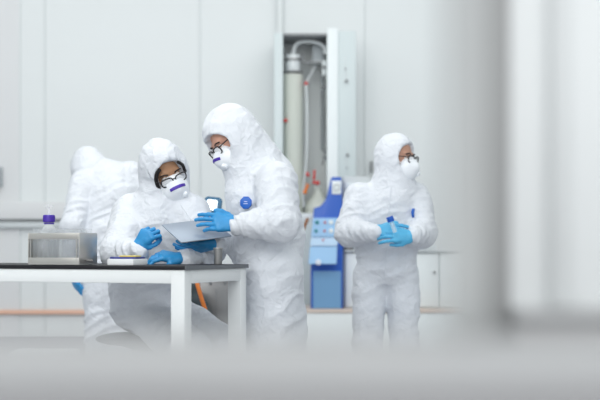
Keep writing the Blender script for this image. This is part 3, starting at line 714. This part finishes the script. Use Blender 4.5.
# blue machine
Ym=9.8
def MX(px,py,Y=Ym): return P(px,py,Y)
mc=thing('blue_machine','blue laboratory machine with pale blue control panel in front of the tall cabinet','machine',(PX(326),Ym+.2,pz))
prof=[(331.5,177),(341.5,177),(343,214),(343,310),(311,310),(311,266),(313,222),(314,208),(320,206.5),(325,201),(328,193)]
pp=[MX(a,b) for a,b in prof]
for p in pp: p[2]=max(p[2],pz+.001)
MB().prism(pp,(0,.34,0),.006).build('casing','blue',mc)
def panel(n,m,poly,d0,d1,par):
    # slab standing proud of the casing; d0/d1 = how far top/bottom edge stands out
    f=[]
    for (px,py),d in poly:
        p=MX(px,py); p[1]=Ym-d; f.append(p)
    t=bmesh.new(); a=[t.verts.new(V(p)) for p in f]; b=[t.verts.new(V([p[0],Ym+.01,p[2]])) for p in f]
    t.faces.new(a);t.faces.new(b[::-1])
    for i in range(len(a)): t.faces.new((a[(i+1)%len(a)],a[i],b[i],b[(i+1)%len(a)]))
    bmesh.ops.recalc_face_normals(t,faces=t.faces); bmesh.ops.bevel(t,geom=t.edges[:],offset=.004,segments=2,affect='EDGES')
    mb=MB(); mb._m(t); return mb.build(n,m,par)
cpn=panel('control_panel','blue_light',[((313,218),.03),((340,218),.03),((339,237),.07),((311,237),.07)],0,0,mc)
panel('display_panel','blue_pale',[((311,237.5),.07),((338,237.5),.07),((337,246),.08),((310,246),.08)],0,0,mc)
panel('front_tray','blue_light',[((310,246.5),.08),((337,246.5),.08),((336,264),.13),((308.5,264),.13)],0,0,mc)
panel('lower_door','blue_mid',[((313,271),.012),((341,271),.012),((341,308.5),.012),((313,308.5),.012)],0,0,mc)
for px,py,m,r in ((317,222.5,'teal',.017),(316,231,'teal',.015),(325,222.5,'red',.011),(324.5,231,'red',.010),(331,222.5,'cab_edge',.020),(331,231,'cab_edge',.020),(323,240,'red',.008)):
    p=MX(px,py); dd=.03+(py-218)/19*.04; MB().cyl((p[0],Ym-dd+.012,p[2]),(p[0],Ym-dd-.012,p[2]),r,r*.85,14,.002).build('button',m,cpn)
p=MX(318,262); MB().cyl((p[0],Ym-.12,p[2]),(p[0],Ym-.15,p[2]),.022,bev=.004).build('tray_knob','white_print',mc)
lb=MB().box(MX(336.5,187.5)-[0,.004,0],(.072,.008,.105),None,.003).build('label_plate','cab_edge',mc)
MB().tube([MX(336.5,187.5)+np.array([.024*math.cos(2*math.pi*i/12),-.010,.024*math.sin(2*math.pi*i/12)]) for i in range(12)],.004,6,closed=True,sub=2).build('ring_mark','mgrey',lb)
# casing behind P4
eq=thing('bench_instrument','light grey boxy instrument on the back counter behind the right person','instrument',(PX(358,9.95),10.0,Zp(250,9.9)))
mb=MB(); zc=Zp(250,9.9)
mb.prism([PZ(343.5,9.95,zc),PZ(372,9.95,zc),PZ(372,9.95,Zp(180,9.95)),PZ(368,9.95,Zp(177,9.95)),PZ(343.5,9.95,Zp(176,9.95))],(0,.32,0),.01); mb.build('casing','lgrey',eq)
MB().box(PZ(357,9.945,Zp(186,9.95)),(.18,.01,.05),None,.002).build('vent_panel','cab_edge',eq)
# base cabinets under counter
xs=[344.5,374,410,440,468]
for i in range(4):
    a,b_=PX(xs[i],9.9),PX(xs[i+1],9.9); z0,z1=pz,Zp(252,9.9)
    lbls=['white base cabinet directly right of the blue machine','white base cabinet hidden mostly behind the right person','white base cabinet just right of the right person','white base cabinet behind the blurred window post']
    t=thing('base_cabinet',lbls[i],'cabinet',((a+b_)/2,10.1,z0),'white base cabinets under the back counter')
    MB().box(((a+b_)/2,10.12,(z0+z1)/2),(b_-a-.002,.40,z1-z0),None,.003).build('carcass','cab_edge',t)
    d=MB().box(((a+b_)/2,9.912,(z0+z1)/2),(b_-a-.02,.018,z1-z0-.02),None,.004).build('door','cab_edge',t)
    MB().cyl((b_-.04,9.905,z1-.16),(b_-.04,9.885,z1-.16),.011,seg=12).build('knob','dgrey',d)
o=MB().box(((PX(344,9.9)+PX(468,9.9))/2,10.10,Zp(251,9.9)),(PX(468,9.9)-PX(344,9.9),.46,.0155),None,.003).build('counter','lgrey'); recenter(o); tag(o,'pale grey back counter running behind the right person','counter')
zc=Zp(251,9.9)+.0078
for i,(a,b_,h,m,l) in enumerate(((345,352,.05,'steel_dark','small dark steel tray on the counter beside the blue machine'),(353,362,.04,'mgrey','flat grey box on the counter left of the right person'),(419,436,.045,'lgrey','low grey box on the counter right of the right person'))):
    y=9.905 if i<2 else 10.05; o=MB().box((PX((a+b_)/2,y),y+.008,zc+h/2),(PX(b_,y)-PX(a,y),.07 if i<2 else .14,h),None,.006).build('counter_box',m); recenter(o); tag(o,l,'box')
# handle on wall near P4
o=MB().box((WX(371.5),YW-.02,WZ(167)),(.02,.04,.10),None,.004).build('wall_hook','dgrey'); recenter(o); tag(o,'small dark hook on the wall left of the right person\'s hood','hook')
# ---------------------------------------------------------------- observation window in the foreground
def box2(name_m,x0,x1,y0,y1,z0,z1,bev=.003):
    mb=MB(); mb.box(((x0+x1)/2,(y0+y1)/2,(z0+z1)/2),(x1-x0,y1-y0,z1-z0),None,bev); return trim(mb,name_m)
d0=.85
zs=CH-(335-HY)/FPX*.93
box2('sill',-1.2,.8,.80,.95,zs-.03,zs,.004)
box2('sill_face',-1.2,.8,.84,.93,0,zs-.031,.004)
xa=(446-300)/FPX*.95; xb=(470-300)/FPX*.92; xc=(507-300)/FPX*.98; xd=xc+(552-508)/FPX; xe=xc+(572-508)/FPX
box2('frame_light',xa,(478-300)/FPX*.95,.93,.97,zs,2.2)
dg=1.75; zb=CH-(308-HY)/FPX*dg; g0=(468-300)/FPX*dg; g1=(510-300)/FPX*dg
box2('reveal_shade',g0,g1,dg,dg+.06,0,2.3)
o=struct(MB().box((g1+.9,dg+.05,1.15),(1.8,.08,2.3),None,.003).build('wall_front','frame_white'))
M['strip_white']=mat('off white strip',(.74,.755,.76),.5)
box2('strip_white',(550-300)/FPX*dg,(570-300)/FPX*dg,dg-.012,dg+.01,zb+.001,2.3)
box2('sill',g1+.001,g1+1.6,dg-.06,dg+.02,zb-.02,zb)
box2('sill_face',g1+.002,g1+1.6,dg-.05,dg+.02,0,zb-.021)
# ---------------------------------------------------------------- light, camera
w=bpy.data.worlds.new('World'); S.world=w; w.use_nodes=True
bgn=w.node_tree.nodes['Background']; bgn.inputs[0].default_value=(.92,.975,.985,1); bgn.inputs[1].default_value=.64
def area(loc,rot,sx,sy,e,col=(1,1,1)):
    l=bpy.data.lights.new('unseen_lamp','AREA'); l.shape='RECTANGLE'; l.size=sx; l.size_y=sy; l.energy=e; l.color=col
    o=bpy.data.objects.new('unseen_lamp',l); C.objects.link(o); o.location=loc; o.rotation_euler=rot
for y,e in ((4.8,16),(7.0,18)): area((-.8,y,3.4),(0,0,0),3.2,.5,e,(1,.99,.97))  # ceiling lamps above the room, out of view
area((-.4,9.2,3.4),(math.radians(30),0,0),6.5,.5,8,(1,.99,.98))  # unseen lamp added to brighten the back wall
area((-2.4,3.2,3.0),(math.radians(50),0,math.radians(-35)),1.6,1.0,30,(1,.99,.97))  # unseen key lamp added at upper left to bring out the folds
sl=bpy.data.lights.new('front_fill','SUN'); sl.energy=1.22; sl.angle=math.radians(70); sl.color=(.97,.99,1)  # wide sun lamp added behind the camera as even front fill
so=bpy.data.objects.new('front_fill',sl); C.objects.link(so); so.rotation_euler=(math.radians(80),0,math.radians(8)); so.location=(0,-3,3)
area((.3,-.8,2.6),(math.radians(70),0,0),1.6,.8,6,(1,.99,.98))  # unseen fill lamp added on the camera side to brighten the fronts
cam=bpy.data.cameras.new('camera'); co=bpy.data.objects.new('camera',cam); C.objects.link(co); S.camera=co
co.location=(0,0,CH); co.rotation_euler=(math.pi/2,0,0); cam.sensor_width=36; cam.lens=FPX/600*36; cam.shift_y=(HY-200)/600
cam.clip_start=.02; cam.dof.use_dof=True; cam.dof.focus_distance=6.0; cam.dof.aperture_fstop=cam.lens/42.0
S.view_settings.view_transform='Standard'; S.view_settings.look='None'; S.view_settings.gamma=1; S.view_settings.exposure=.20
